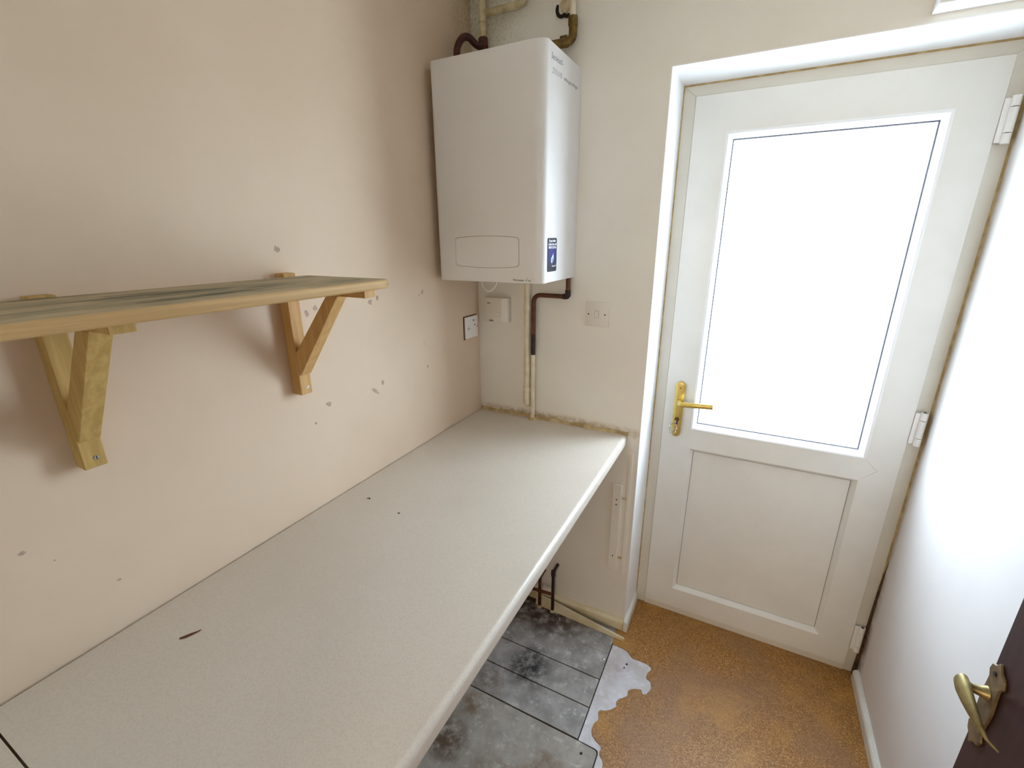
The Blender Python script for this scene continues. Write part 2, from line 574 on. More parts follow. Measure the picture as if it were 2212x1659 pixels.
poly = [(0.7, 0.20), (0.69, 0.0), (0.652, 0.0)] + fine + [(W, -1.615), (W, 0.20)]
fin('cork_vinyl_sheet', prism(bmesh.new(), poly, 'z', -0.006, 0.0), 'cork', base)['label'] = 'brown cork patterned vinyl with a torn edge'
bk = [(0.6665, -0.085), (0.80, -0.10), (0.87, -0.14), (0.87, -0.27), (0.80, -0.30), (0.78, -0.42), (0.77, -0.6), (0.79, -1.0), (0.79, -1.6), (0.738, -1.6), (0.738, -0.538), (0.735, -0.527), (0.727, -0.5235), (0.6665, -0.5225)]
fin('torn_backing', prism(bmesh.new(), bk, 'z', -0.006, -0.0028), 'backing', base)['label'] = 'pale torn vinyl backing left on the floor'
for (x, y, r) in [(0.74, -0.165, 0.004), (0.735, -0.185, 0.003), (0.688, -0.56, 0.005)]:
    fin('adhesive_spot', blob(bmesh.new(), (x, y, -0.003 if y > -0.5 else -0.0014), 'z', r, r, 0.0006, 8), 'dark', base)
for (x, y, r) in [(0.655, -0.186, 0.0035), (0.655, -0.285, 0.002), (0.60, -0.13, 0.002), (0.42, -0.075, 0.002)]:
    fin('plaster_crumb', blob(bmesh.new(), (x, y, -0.0014), 'z', r, r * 1.4, 0.002, 7), 'print_white', base)

wl = fin('wall_left', B(-0.12, 0, -1.74, 0.0, -0.12, ZC), 'wall_peach')
tag(wl, 'peach painted plaster wall carrying the pine shelf', 'wall', kind='structure')
bm = B(-0.12, RX0, 0, 0.240, -0.12, ZC)
wb = fin('wall_back', bm, 'wall_cream')
tag(wb, 'cream painted wall with the boiler and the white back door', 'wall', kind='structure')
fin('lintel_wall', B(RX0, 1.65, 0, 0.240, HEAD, ZC), 'wall_cream', wb)
# white painted reveal lining (splayed side and head)
fin('reveal_side', prism(bmesh.new(), [(RX0 - 0.002, -0.0008), (RX0 + 0.0012, -0.0008), (RX1, D + 0.02), (RX0 - 0.002, D + 0.02)], 'z', 0, HEAD), 'reveal', wb)
fin('reveal_head', prism(bmesh.new(), [(-0.0008, HEAD - 0.0012), (-0.0008, HEAD + 0.002), (D + 0.02, HEAD + 0.002), (D + 0.02, HEAD - 0.0055)], 'x', RX0, W), 'reveal', wb)
wr = fin('wall_right', B(W, W + 0.12, -1.74, 0.240, -0.12, ZC), 'wall_white')
tag(wr, 'white painted wall beside the back door', 'wall', kind='structure')
cl = fin('ceiling', B(-0.12, 1.65, -1.74, 0.30, ZC, ZC + 0.1), 'ceiling')
tag(cl, 'plain white ceiling above the utility room', 'ceiling', kind='structure')
bx = fin('wall_boxing', B(1.262, W - 0.0005, -0.065, -0.0005, 2.093, ZC, 0.0015, 1), 'reveal')
tag(bx, 'boxed-in bulkhead with bright underside above the back door', 'boxing', kind='structure')
# near wall with the doorway the camera looks in through
DX0, DX1, DZ = 0.58, 1.42, 2.03
bm = B(-0.12, DX0, YN - 0.12, YN, -0.12, ZC)
box(bm, DX1, 1.65, YN - 0.12, YN, -0.12, ZC)
box(bm, DX0, DX1, YN - 0.12, YN, DZ, ZC)
wf = fin('wall_front', bm, 'wall_cream')
tag(wf, 'cream wall around the inner doorway behind the viewer', 'wall', kind='structure')
# the adjoining kitchen (closed shell behind the doorway)
bm = B(-0.9, -0.8, -4.1, -1.74, -0.12, ZC)
box(bm, 2.3, 2.4, -4.1, -1.74, -0.12, ZC)
box(bm, -0.9, 2.4, -4.2, -4.1, -0.12, ZC)
box(bm, -0.9, -0.12, -1.74, -1.64, -0.12, ZC)
box(bm, 1.65, 2.4, -1.74, -1.64, -0.12, ZC)
kw = fin('wall_kitchen', bm, 'wall_peach')
tag(kw, 'peach walls of the kitchen behind the viewer', 'wall', kind='structure')
fin('kitchen_ceiling', B(-0.9, 2.4, -4.2, -1.64, ZC, ZC + 0.1), 'ceiling', kw)
fin('kitchen_floor', B(-0.9, 2.4, -4.2, -1.74, -0.12, -0.003), 'cork', kw)
# outside ground
gr = fin('paving_ground', B(-8, 10, 0.241, 14, -0.25, -0.12), 'paving')
tag(gr, 'pale paved yard outside the glass door', 'paving', kind='structure')

# wall wear: chips, plugs and screw holes on the left wall
for (y, z, a, b, r) in [(-0.8696, 1.582, 0.006, 0.008, 0.2), (-0.8154, 1.4276, 0.006, 0.007, 0), (-0.7885, 1.4379, 0.006, 0.007, 0), (-0.5965, 1.4286, 0.007, 0.008, 0),
                        (-0.5668, 1.4385, 0.006, 0.008, 0), (-0.7864, 1.1778, 0.009, 0.007, 0), (-0.5779, 1.1792, 0.005, 0.007, 0), (-0.6126, 1.1609, 0.006, 0.019, 0.9),
                        (-0.3527, 1.1734, 0.004, 0.006, 0), (-0.3565, 1.4316, 0.005, 0.008, 0), (-0.3744, 1.4244, 0.003, 0.004, 0),
                        (-0.8357, 1.1391, 0.003, 0.003, 0), (-1.4077, 1.1286, 0.004, 0.003, 0), (-1.3065, 0.9985, 0.003, 0.002, 0), (-1.3767, 1.0929, 0.0015, 0.0015, 0)]:
    fin('paint_chip', blob(bmesh.new(), (0, y, z), 'x', a, b, 0.0006, 10, 0.3, r), 'chip', wl)
for (y, z, a, b, r) in [(-0.3643, 1.2624, 0.001, 0.009, 0.15), (-0.357, 1.255, 0.0008, 0.005, 0.1)]:
    fin('scratch', blob(bmesh.new(), (0, y, z), 'x', a, b, 0.0004, 8, 0.2, r), 'chip', wl)
# broken plaster around a pipe chase high on the back wall
fin('plaster_patch', blob(bmesh.new(), (0.348, 0, 2.285), 'y', 0.020, 0.018, -0.007, 13, 0.2), 'plaster', wb)
pts = [(0.322, -0.004, 2.292), (0.319, -0.004, 2.276), (0.326, -0.004, 2.263), (0.338, -0.004, 2.259), (0.345, -0.004, 2.264), (0.353, -0.004, 2.256), (0.363, -0.004, 2.263)]
fin('plaster_crack', tube(bmesh.new(), fillet(pts, 0.01, 3), [0.0035] + [0.0052] * (len(fillet(pts, 0.01, 3)) - 2) + [0.003], 8), 'dark', wb)

# skirtings and trims
def skirt_profile(h, t):
    return [(0, 0), (-t, 0), (-t, h - 0.012), (-t + 0.003, h - 0.005), (-t + 0.009, h), (0, h)]
bm = prism(bmesh.new(), [(W + a, z) for a, z in skirt_profile(0.045, 0.017)], 'y', -1.61, 0.165)
o = fin('baseboard_right', bm, 'skirt_white')
tag(o, 'white gloss skirting board along the right wall', 'skirting', kind='structure')
bm = prism(bmesh.new(), [(a, z) for a, z in skirt_profile(0.05, 0.018)], 'x', 0.001, 0.684)
o = fin('baseboard_back', bm, 'skirt')
tag(o, 'cream skirting board under the pipes on the back wall', 'skirting', kind='structure')
bm = prism(bmesh.new(), [(0.6855 - a, z) for a, z in skirt_profile(0.05, 0.016)], 'y', -0.018, 0.182)
o = fin('baseboard_reveal', bm, 'skirt_white')
tag(o, 'short white skirting return beside the back door', 'skirting', kind='structure')
# the loose length of board leaning out in front of the back skirting
bm = bmesh.new()
sec = []
for t in range(9):
    k = t / 8
    x = 0.29 + k * 0.412
    yb = -0.047 - 0.021 * k
    h = 0.048 - 0.034 * k
    yt = yb + 0.014 * (1 - k) 
    th = 0.008
    sec.append([bm.verts.new(c) for c in ((x, yb, -0.001), (x, yt, h), (x, yt + th, h - 0.001), (x, yb + th, -0.001))])
for i in range(8):
    for k in range(4):
        bm.faces.new([sec[i][k], sec[i][(k + 1) % 4], sec[i + 1][(k + 1) % 4], sec[i + 1][k]])
bm.faces.new(sec[0]); bm.faces.new(list(reversed(sec[-1])))
o = fin('loose_board', bm, 'skirt')
tag(o, 'loose cream board lying in front of the back skirting', 'board')

# painted batten under the worktop end
t1 = empty('trim_1', (0.62, 0, 0.29))
tag(t1, 'cream painted batten on the back wall below the worktop end', 'batten', kind='structure')
fin('batten', B(0.600, 0.634, -0.010, -0.0003, 0.294, 0.687, 0.0015, 1), 'wall_cream', t1)
fin('batten', B(0.6535, 0.6655, -0.004, -0.0003, 0.27, 0.825, 0.001, 1), 'wall_cream', t1)
for z in (0.62, 0.598, 0.357):
    fin('screw_hole', blob(bmesh.new(), (0.617, -0.010, z), 'y', 0.003, 0.003, -0.0004, 8, 0.2), 'dark', t1)
for z in (0.628, 0.35):
    fin('catch', B(0.637, 0.652, -0.006, -0.0003, z - 0.004, z + 0.004, 0.001, 1), 'plaster', t1)

# ------------------------------------------------------------------ back door
d1 = empty('door_1', (1.11, 0.19, 0))
tag(d1, 'white plastic half-glazed back door with gold lever handle', 'door', kind='structure')
FY, SY = 0.196, 0.186
FX0, FX1, FZ = 0.692, W, 2.0712
SX0, SX1, SZ0, SZ1 = 0.734, 1.488, 0.032, 2.035
GX0, GX1, GZ0, GZ1 = 0.8403, 1.3918, 0.8898, 1.9218
PZ0, PZ1 = 0.1264, 0.8087
YB = 0.238
# frame: mitred ring, split in four members
def mitred(name, poly, y0, y1, mat, parent, bev=0.0012):
    return fin(name, prism(bmesh.new(), poly, 'y', y0, y1, bev, 1), mat, parent)
g = 0.0003
mitred('frame_jamb', [(FX0, 0.0), (SX0 - 0.002, 0.0), (SX0 - 0.002, SZ1 + 0.002), (FX0, FZ)], FY, YB, 'upvc_frame', d1)
mitred('frame_jamb', [(FX1, 0.0), (SX1 + 0.002, 0.0), (SX1 + 0.002, SZ1 + 0.002), (FX1, FZ)], FY, YB, 'upvc_frame', d1)
mitred('frame_head', [(FX0, FZ), (SX0 - 0.002, SZ1 + 0.002), (SX1 + 0.002, SZ1 + 0.002), (FX1, FZ)], FY, YB, 'upvc_frame', d1)
mitred('threshold', [(SX0 - 0.002, 0.0), (SX1 + 0.002, 0.0), (SX1 + 0.002, SZ0 - 0.003), (SX0 - 0.002, SZ0 - 0.003)], FY - 0.004, YB, 'upvc_frame', d1)
fin('rebate', ring_sweep(bmesh.new(), SX0 - 0.02, SX1 + 0.02, SZ0 - 0.02, SZ1 + 0.02, [(0, 0.225), (0.04, 0.225)]), 'gasket', d1)
zc = (GZ0 + PZ1) / 2
e = 0.0
VR = 0.042
leftst = [(SX0, SZ0), (GX0, PZ0), (GX0, PZ1), (GX0, GZ0), (GX0, GZ1), (SX0, SZ1)]
rightst = [(SX1, SZ0), (GX1, PZ0), (GX1, PZ1), (GX1 + VR, zc), (GX1, GZ0), (GX1, GZ1), (SX1, SZ1)]
toprail = [(SX0 + e, SZ1), (GX0 + e, GZ1), (GX1 - e, GZ1), (SX1 - e, SZ1)]
botrail = [(SX0 + e, SZ0), (GX0 + e, PZ0), (GX1 - e, PZ0), (SX1 - e, SZ0)]
q = 0.0005
trans = [(GX0, PZ1), (GX0, GZ0), (GX1 - q, GZ0), (GX1 + VR - 2 * q, zc), (GX1 - q, PZ1)]
mitred('stile', leftst, SY, YB - 0.006, 'upvc', d1, 0.0)
mitred('stile', rightst, SY, YB - 0.006, 'upvc', d1, 0.0)
mitred('top_rail', toprail, SY, YB - 0.006, 'upvc', d1, 0.0)
mitred('bottom_rail', botrail, SY, YB - 0.006, 'upvc', d1, 0.0)
mitred('mid_rail', trans, SY, YB - 0.006, 'upvc', d1, 0.0)
bprof = [(-0.004, SY + 0.001), (-0.0035, SY - 0.0016), (0.0, SY - 0.002), (0.004, SY - 0.0005), (0.012, SY + 0.008), (0.0165, SY + 0.016), (0.0165, SY + 0.034)]
fin('glazing_bead', ring_sweep(bmesh.new(), GX0, GX1, GZ0, GZ1, bprof), 'bead', d1)
fin('gasket', ring_sweep(bmesh.new(), GX0, GX1, GZ0, GZ1, [(0.0164, SY + 0.025), (0.0202, SY + 0.0265), (0.0202, SY + 0.034)]), 'gasket_grey', d1)
fin('glass_pane', B(GX0 + 0.012, GX1 - 0.012, SY + 0.0345, SY + 0.0385, GZ0 + 0.012, GZ1 - 0.012), 'glass', d1)['label'] = 'clear glass pane'
pprof = [(-0.002, SY + 0.001), (0.0, SY - 0.0004), (0.003, SY), (0.014, SY + 0.012), (0.017, SY + 0.018), (0.017, SY + 0.03)]
fin('panel_bead', ring_sweep(bmesh.new(), GX0, GX1, PZ0, PZ1, pprof), 'upvc', d1)
fin('panel_joint', ring_sweep(bmesh.new(), GX0, GX1, PZ0, PZ1, [(0.0165, SY + 0.0195), (0.0186, SY + 0.0195)]), 'gasket', d1)
fin('infill_panel', B(GX0 + 0.0184, GX1 - 0.0184, SY + 0.0185, SY + 0.06, PZ0 + 0.0184, PZ1 - 0.0184), 'upvc', d1)
# hinges
for zc_h in (1.885, 1.02, 0.17):
    hy = SY - 0.006
    hx = 1.510
    h = fin('hinge', B(1.489, hx, SY - 0.004, SY + 0.004, zc_h - 0.052, zc_h + 0.052, 0.001, 1), 'hinge', d1)
    for (a, b) in ((-0.056, -0.031), (-0.029, 0.029), (0.031, 0.056)):
        fin('hinge_barrel', cyl(bmesh.new(), (hx, hy, zc_h + a), (hx, hy, zc_h + b), 0.0095, 18), 'hinge', h, True)
    fin('hinge_pin', cyl(bmesh.new(), (hx, hy, zc_h - 0.0555), (hx, hy, zc_h + 0.0572), 0.0045, 12), 'gasket', h, True)
# gold handle
hp = []
HXc, HW = 0.786, 0.0172
for k in range(13):
    a = math.pi * k / 12
    hp.append((HXc + HW * math.cos(a), 1.060 + HW * math.sin(a)))
for k in range(13):
    a = math.pi + math.pi * k / 12
    hp.append((HXc + HW * math.cos(a), 0.868 + HW * math.sin(a)))
plate = fin('handle_plate', prism(bmesh.new(), hp, 'y', SY - 0.009, SY - 0.0002, 0.0022, 2), 'brass', d1, True)
plate['label'] = 'long gold handle plate'
fin('plate_screw', cyl(bmesh.new(), (HXc, SY - 0.0095, 1.052), (HXc, SY - 0.006, 1.052), 0.0024, 10), 'dark', plate)
lv = fillet([(HXc, SY - 0.006, 0.998), (HXc, SY - 0.052, 1.000), (HXc + 0.06, SY - 0.056, 1.006), (HXc + 0.123, SY - 0.050, 1.008)], 0.022, 6)
rs = []
for i in range(len(lv)):
    k = i / (len(lv) - 1)
    rs.append((0.0095, 0.009) if k < 0.45 else (0.0098, 0.0066))
fin('lever', tube(bmesh.new(), lv, rs, 18, True, (0, 0, 1)), 'brass', plate, True)
fin('lock_cylinder', prism(bmesh.new(), [(HXc + 0.0085 * math.cos(2 * math.pi * k / 20), 0.925 + 0.0085 * math.sin(2 * math.pi * k / 20)) for k in range(20)], 'y', SY - 0.013, SY - 0.004), 'brass_old', plate, True)
fin('lock_tail', B(HXc - 0.004, HXc + 0.004, SY - 0.0125, SY - 0.004, 0.902, 0.919, 0.001, 1), 'gasket', plate)
# dirty sealant lines round the frame
for (nm, bmx) in (('frame_sealant', prism(bmesh.new(), [(RX1 - 0.004, D - 0.004), (RX1 + 0.003, D + 0.004), (RX1 + 0.003, D + 0.010), (RX1 - 0.004, D + 0.010)], 'z', 0.05, HEAD - 0.006)),
                  ('frame_sealant', prism(bmesh.new(), [(D - 0.002, HEAD - 0.0052), (D + 0.008, HEAD - 0.0095), (D + 0.008, HEAD - 0.004)], 'x', RX1, W - 0.001)),
                  ('frame_sealant', prism(bmesh.new(), [(W - 0.005, D + 0.007), (W - 0.0003, D - 0.002), (W - 0.0003, D + 0.007)], 'z', 0.0, HEAD - 0.006))):
    fin(nm, bmx, 'grime', d1)

fin('frame_gap', prism(bmesh.new(), [(W - 0.0135, 0.0), (W - 0.0004, 0.0), (W - 0.0004, 0.52), (W - 0.0045, 0.40), (W - 0.0075, 0.17)], 'y', FY - 0.012, FY + 0.002), 'dark_brown', d1)

# key with two split rings
kx, ky, kz = HXc, SY - 0.0135, 0.925
kr = empty('key_ring', (kx, ky - 0.01, kz - 0.06))
tag(kr, 'steel key with two split rings hanging from the gold lock', 'key')
bm = bmesh.new()
box(bm, kx - 0.0012, kx + 0.0012, ky - 0.026, ky + 0.001, kz - 0.004, kz + 0.004, 0.0005, 1)
cyl(bm, (kx - 0.0013, ky - 0.028, kz - 0.002), (kx + 0.0013, ky - 0.028, kz - 0.002), 0.0085, 18)
fin('key', bm, 'steel', kr)
def ring(bm, c, r, tr, nrm, up):
    n = Vector(nrm).normalized(); u = (Vector(up) - n * Vector(up).dot(n)).normalized(); v = n.cross(u)
    N, Mq = 28, 8
    vs = [[bm.verts.new(Vector(c) + (u * math.cos(2 * math.pi * i / N) + v * math.sin(2 * math.pi * i / N)) * (r + tr * math.cos(2 * math.pi * j / Mq)) + n * tr * math.sin(2 * math.pi * j / Mq)) for j in range(Mq)] for i in range(N)]
    for i in range(N):
        for j in range(Mq):
            bm.faces.new([vs[i][j], vs[(i + 1) % N][j], vs[(i + 1) % N][(j + 1) % Mq], vs[i][(j + 1) % Mq]])
    return bm
fin('split_ring', ring(bmesh.new(), (kx - 0.008, ky - 0.027, kz - 0.024), 0.0150, 0.0015, (0.45, -0.9, 0.1), (0, 0, 1)), 'steel', kr, True)
fin('split_ring', ring(bmesh.new(), (kx - 0.008, ky - 0.024, kz - 0.044), 0.0108, 0.0016, (-0.2, -0.6, 0.75), (0, 0, 1)), 'steel', kr, True)

# ------------------------------------------------------------------ inner door with antique handle
d2 = empty('door_2', (1.38, -1.2, 0))
tag(d2, 'dark stained wooden door standing open with antique brass lever', 'door', kind='structure')
XF = 1.36
fin('door_leaf', B(XF, XF + 0.038, -1.595, -0.828, 0.008, 1.985, 0.002, 1), 'dark_door', d2)
for (a, b) in ((0.18, 0.82), (1.10, 1.82)):
    bm = bmesh.new()
    for (y0, y1, z0, z1) in ((-1.48, -0.94, a, a + 0.03), (-1.48, -0.94, b - 0.03, b), (-1.48, -1.45, a, b), (-0.97, -0.94, a, b)):
        box(bm, XF - 0.006, XF + 0.002, y0, y1, z0, z1, 0.0025, 1)
    fin('panel_moulding', bm, 'dark_door', d2)
# scroll backplate outline in (y, z)
YP, ZP = -0.8455, 0.965
out = [(0, 0.075), (0.008, 0.066), (0.020, 0.062), (0.024, 0.050), (0.017, 0.040), (0.019, 0.020), (0.021, 0.0), (0.019, -0.022), (0.016, -0.045), (0.024, -0.056), (0.019, -0.068), (0.008, -0.073), (0, -0.084)]
pp = [(YP + a * 0.7, ZP + b * 0.95) for a, b in out] + [(YP - a, ZP + b * 0.95) for a, b in reversed(out[1:-1])]
bp = fin('handle_backplate', prism(bmesh.new(), pp, 'x', XF - 0.0045, XF - 0.0002, 0.001, 1), 'brass_plate', d2, True)
bp['label'] = 'ornate dull brass backplate'
bm = bmesh.new()
tube(bm, [(XF - 0.003, YP + 0.001, 0.98), (XF - 0.012, YP + 0.001, 0.98), (XF - 0.020, YP + 0.002, 0.98), (XF - 0.030, YP + 0.003, 0.981), (XF - 0.034, YP + 0.004, 0.981)],
     [0.0105, 0.0075, 0.006, 0.009, 0.0115], 16)
fin('neck', bm, 'brass_dull', bp, True)
lp = [(XF - 0.032, YP + 0.006, 0.984), (XF - 0.033, YP - 0.006, 0.983), (XF - 0.033, YP - 0.025, 0.981), (XF - 0.033, YP - 0.045, 0.980), (XF - 0.032, YP - 0.062, 0.979), (XF - 0.028, YP - 0.078, 0.974), (XF - 0.020, YP - 0.090, 0.972)]
fin('lever', tube(bmesh.new(), lp, [(0.013, 0.008), (0.0145, 0.0085), (0.012, 0.0075), (0.0085, 0.006), (0.005, 0.0045), (0.0022, 0.0022), (0.0012, 0.0012)], 16, True, (0, 0, 1)), 'brass_dull', bp, True)
fin('plate_screw', cyl(bmesh.new(), (XF - 0.006, YP, ZP + 0.052), (XF - 0.003, YP, ZP + 0.052), 0.0035, 10), 'dark', bp)

# ------------------------------------------------------------------ worktop
HT, HB, WD = 0.899, 0.860, 0.6378
def worktop(name, y0, y1, label, gap0=0.0035, gap1=0.0035, mat='laminate', wd=WD):
    bm = bmesh.new()
    prof = []
    r = 0.013
    prof.append(('b', HB))
    sec = []
    for y, gp in ((y0, gap0), (y1, gap1)):
        ring_ = [(gp, HB), (gp, HT)]
        for k in range(7):
            a = math.pi / 2 - k / 6 * math.pi / 2
            ring_.append((wd - r + r * math.cos(a), HT - r + r * math.sin(a)))
        for k in range(5):
            a = -k / 4 * math.pi / 2
            ring_.append((wd - 0.006 + 0.006 * math.cos(a), HB + 0.006 + 0.006 * math.sin(a)))
        sec.append([bm.verts.new((x, y, z)) for x, z in ring_])
    n = len(sec[0])
    for i in range(n):
        bm.faces.new([sec[0][i], sec[0][(i + 1) % n], sec[1][(i + 1) % n], sec[1][i]])
    bm.faces.new(sec[0]); bm.faces.new(list(reversed(sec[1])))
    o = fin(name, bm, mat, None, True)
    return tag(o, label, 'worktop')
worktop('worktop', -1.5075, -0.003, 'long cream laminate worktop with rounded front edge', 0.0075, 0.003)
worktop('worktop', -1.612, -1.5105, 'short end piece of cream worktop past the dark joint', 0.0075, 0.0075)
# wall batten that carries it
o = fin('worktop_batten', B(0.0005, 0.03, -1.6, -0.03, HB - 0.045, HB - 0.0005, 0.001, 1), 'pine')
tag(o, 'wooden wall batten carrying the worktop', 'batten')
# dirty sealant bead along the back wall
bm = bmesh.new()
N = 40
sec = []
for i in range(N + 1):
    x = 0.004 + i / N * 0.636
    w = 0.013 + 0.003 * math.sin(i * 1.3) + 0.003 * math.sin(i * 0.47)
    hh = 0.011 + 0.002 * math.sin(i * 0.9 + 1)
    sec.append([bm.verts.new(c) for c in ((x, -0.0003, HT + hh), (x, -0.004, HT + hh * 0.8), (x, -w * 0.7, HT + hh * 0.3), (x, -w, HT + 0.0004), (x, -0.0003, HT + 0.0004))])
for i in range(N):
    for k in range(5):
        bm.faces.new([sec[i][k], sec[i][(k + 1) % 5], sec[i + 1][(k + 1) % 5], sec[i + 1][k]])
bm.faces.new(sec[0]); bm.faces.new(list(reversed(sec[-1])))
o = fin('sealant_bead', bm, 'sealant', None, True)
tag(o, 'dirty yellowed sealant bead where worktop meets the back wall', 'sealant')
# crumbs on the worktop
bm = bmesh.new()
p0 = Vector((0.124, -1.288, HT + 0.0012)); p1 = Vector((0.141, -1.258, HT + 0.0012))
side = (p1 - p0).cross(Vector((0, 0, 1))).normalized()
tube(bm, [p0, p0.lerp(p1, 0.25) + side * 0.001, p0.lerp(p1, 0.55) + side * 0.0005, p0.lerp(p1, 0.8), p1 - side * 0.002], [(0.0011, 0.0011), (0.0012, 0.0034), (0.0012, 0.0032), (0.0011, 0.0018), (0.0006, 0.0004)], 10, True, (0, 0, 1))
o = fin('wood_splinter', bm, 'rust', None, True)
tag(o, 'small reddish brown splinter lying on the worktop', 'splinter')
for (x, y, s, lb) in ((0.0904, -0.7698, 0.006, 'curled dark crumb on the worktop beyond the splinter'), (0.2163, -0.7879, 0.0032, 'tiny grey crumb in the middle of the worktop')):
    pts = [(x - s, y - s * 0.4, HT + 0.0008), (x - s * 0.2, y + s * 0.4, HT + 0.0012), (x + s * 0.6, y + s * 0.3, HT + 0.001), (x + s * 0.7, y - s * 0.5, HT + 0.0007)]
    o = fin('crumb', tube(bmesh.new(), fillet(pts, s, 3), 0.0008, 6), 'dark')
    tag(o, lb, 'crumb')

# ------------------------------------------------------------------ pine shelf
sh = empty('wall_shelf', (0.0, -1.2, 1.237))
tag(sh, 'weathered pine shelf on two wooden brackets on the peach wall', 'shelf')
ZT, ZB, XS = 1.5225, 1.5025, 0.287
YE = -0.822
poly = [(0.031, -1.60), (XS, -1.60)]
for k in range(7):
    a = k / 6 * math.pi / 2
    poly.append((XS - 0.012 + 0.012 * math.cos(a), YE - 0.012 + 0.012 * math.sin(a)))
poly.append((0.031, YE))
fin('shelf_board', prism(bmesh.new(), poly, 'z', ZB, ZT, 0.0055, 3), 'pine_board', sh, True)
def bracket(y0, y1, xa, mt, w_br, top, zt=1.530):
    b = fin('bracket', B(0.0004, 0.030, y0, y1, 1.237, zt, 0.0012, 1), mt, sh)
    fin('arm', B(0.0302, xa, y0, y1, ZB - 0.0155, ZB - 0.0003, 0.0012, 1), mt, b)
    # diagonal brace: from the batten foot to the arm, in (x, z)
    poly = [(0.0302, 1.293), (0.0302, 1.293 + 0.052), (top - w_br, ZB - 0.0157), (top, ZB - 0.0157), (0.036, 1.288)]
    fin('brace', prism(bmesh.new(), poly, 'y', y0 + 0.001, y1 - 0.001, 0.001, 1), mt, b)
    ym = (y0 + y1) / 2
    s = fin('screw', cyl(bmesh.new(), (0.0300, ym + 0.003, 1.254), (0.0312, ym + 0.003, 1.254), 0.0036, 14), 'screw', b, True)
    fin('screw_slot', B(0.0311, 0.0315, ym + 0.0025, ym + 0.0037, 1.2508, 1.2572), 'dark', s)
    return b
bracket(-0.887, -0.855, 0.273, 'pine', 0.034, 0.192)['label'] = 'pale pine bracket nearer the boiler'
bracket(-1.313, -1.281, 0.250, 'pine_b', 0.040, 0.190, 1.5252)['label'] = 'greenish pine bracket nearer the viewer'

# ------------------------------------------------------------------ boiler
BX0, BX1, BY, BZ0, BZ1 = 0.022, 0.4073, -0.281, 1.468, 2.112
bo = empty('wall_boiler', ((BX0 + BX1) / 2, 0, BZ0))
tag(bo, 'white wall-hung boiler with navy sticker on its side', 'boiler')
seamY = -0.258
fin('body', B(BX0 + 0.001, BX1 - 0.0006, seamY + 0.0012, -0.0006, BZ0 + 0.001, BZ1 - 0.001, 0.002, 2), 'boiler', bo, True)
# front cover wraps round the corner with a large radius
cov = [(BX0, seamY), (BX0, BY + 0.018)]
def arc(cx, cy, rx, ry, a0, a1, n):
    return [(cx + rx * math.cos(a0 + (a1 - a0) * k / n), cy + ry * math.sin(a0 + (a1 - a0) * k / n)) for k in range(n + 1)]
cov = [(BX1, seamY)] + [(BX0, seamY)] + arc(BX0 + 0.010, BY + 0.010, 0.010, 0.010, math.pi, 1.5 * math.pi, 5) + arc(BX1 - 0.036, BY + 0.022, 0.036, 0.022, -math.pi / 2, 0, 10)
fin('front_cover', prism(bmesh.new(), cov, 'z', BZ0, BZ1, 0.0025, 2), 'boiler', bo, True)
fin('cover_seam', B(BX0 + 0.003, BX1 - 0.0012, seamY - 0.001, seamY + 0.002, BZ0 + 0.002, BZ1 - 0.002), 'seam', bo)
def flap(ins, y0, y1, mat, name, parent):
    x0, x1, z0, z1 = 0.092 + ins, 0.324 - ins, 1.519 + ins, 1.604 - ins
    r = 0.010
    pts = []
    def bulge(x):
        q = (x - (x0 + x1) / 2) / ((x1 - x0) / 2)
        return 0.0055 * (1 - q * q)
    for (cx, cz, a0) in ((x1 - r, z1 - r, 0), (x0 + r, z1 - r, math.pi / 2), (x0 + r, z0 + r, math.pi), (x1 - r, z0 + r, 1.5 * math.pi)):
        cs = []
        for k in range(6):
            a = a0 + k / 5 * math.pi / 2
            cs.append((cx + r * math.cos(a), cz + r * math.sin(a)))
        pts += cs
        if a0 == 0:
            pts += [(x1 - r - k / 12 * (x1 - x0 - 2 * r), z1) for k in range(1, 12)]
        if a0 == math.pi:
            pts += [(x0 + r + k / 12 * (x1 - x0 - 2 * r), z0) for k in range(1, 12)]
    zm = (z0 + z1) / 2
    pts = [(x, z + (bulge(x) if z > zm else -bulge(x))) for x, z in pts]
    return fin(name, prism(bmesh.new(), pts, 'y', y0, y1), mat, parent)
flap(-0.0012, BY - 0.0004, BY + 0.003, 'seam', 'flap_gap', bo)
flap(0.0, BY - 0.0012, BY + 0.003, 'boiler', 'control_flap', bo)
# printed badge on the front
fin('badge_print', text_bm('Worcester', 0.0088, (0.303, BY - 0.0003, 1.4745), (1, 0, 0), (0, 0, 1), 0.1, 'LEFT', 0.0001), 'print_grey', bo)
bm = bmesh.new()
tube(bm, fillet([(0.347, BY - 0.0004, 1.475), (0.351, BY - 0.0004, 1.478), (0.3535, BY - 0.0004, 1.4855)], 0.004, 4), [0.0005, 0.0008, 0.001, 0.001, 0.0008, 0.0005, 0.0003], 6)
fin('badge_flame', bm, 'print_grey', bo)
fin('badge_print', text_bm('24i', 0.0065, (0.356, BY - 0.0003, 1.4745), (1, 0, 0), (0, 0, 1), 0.2), 'print_grey', bo)
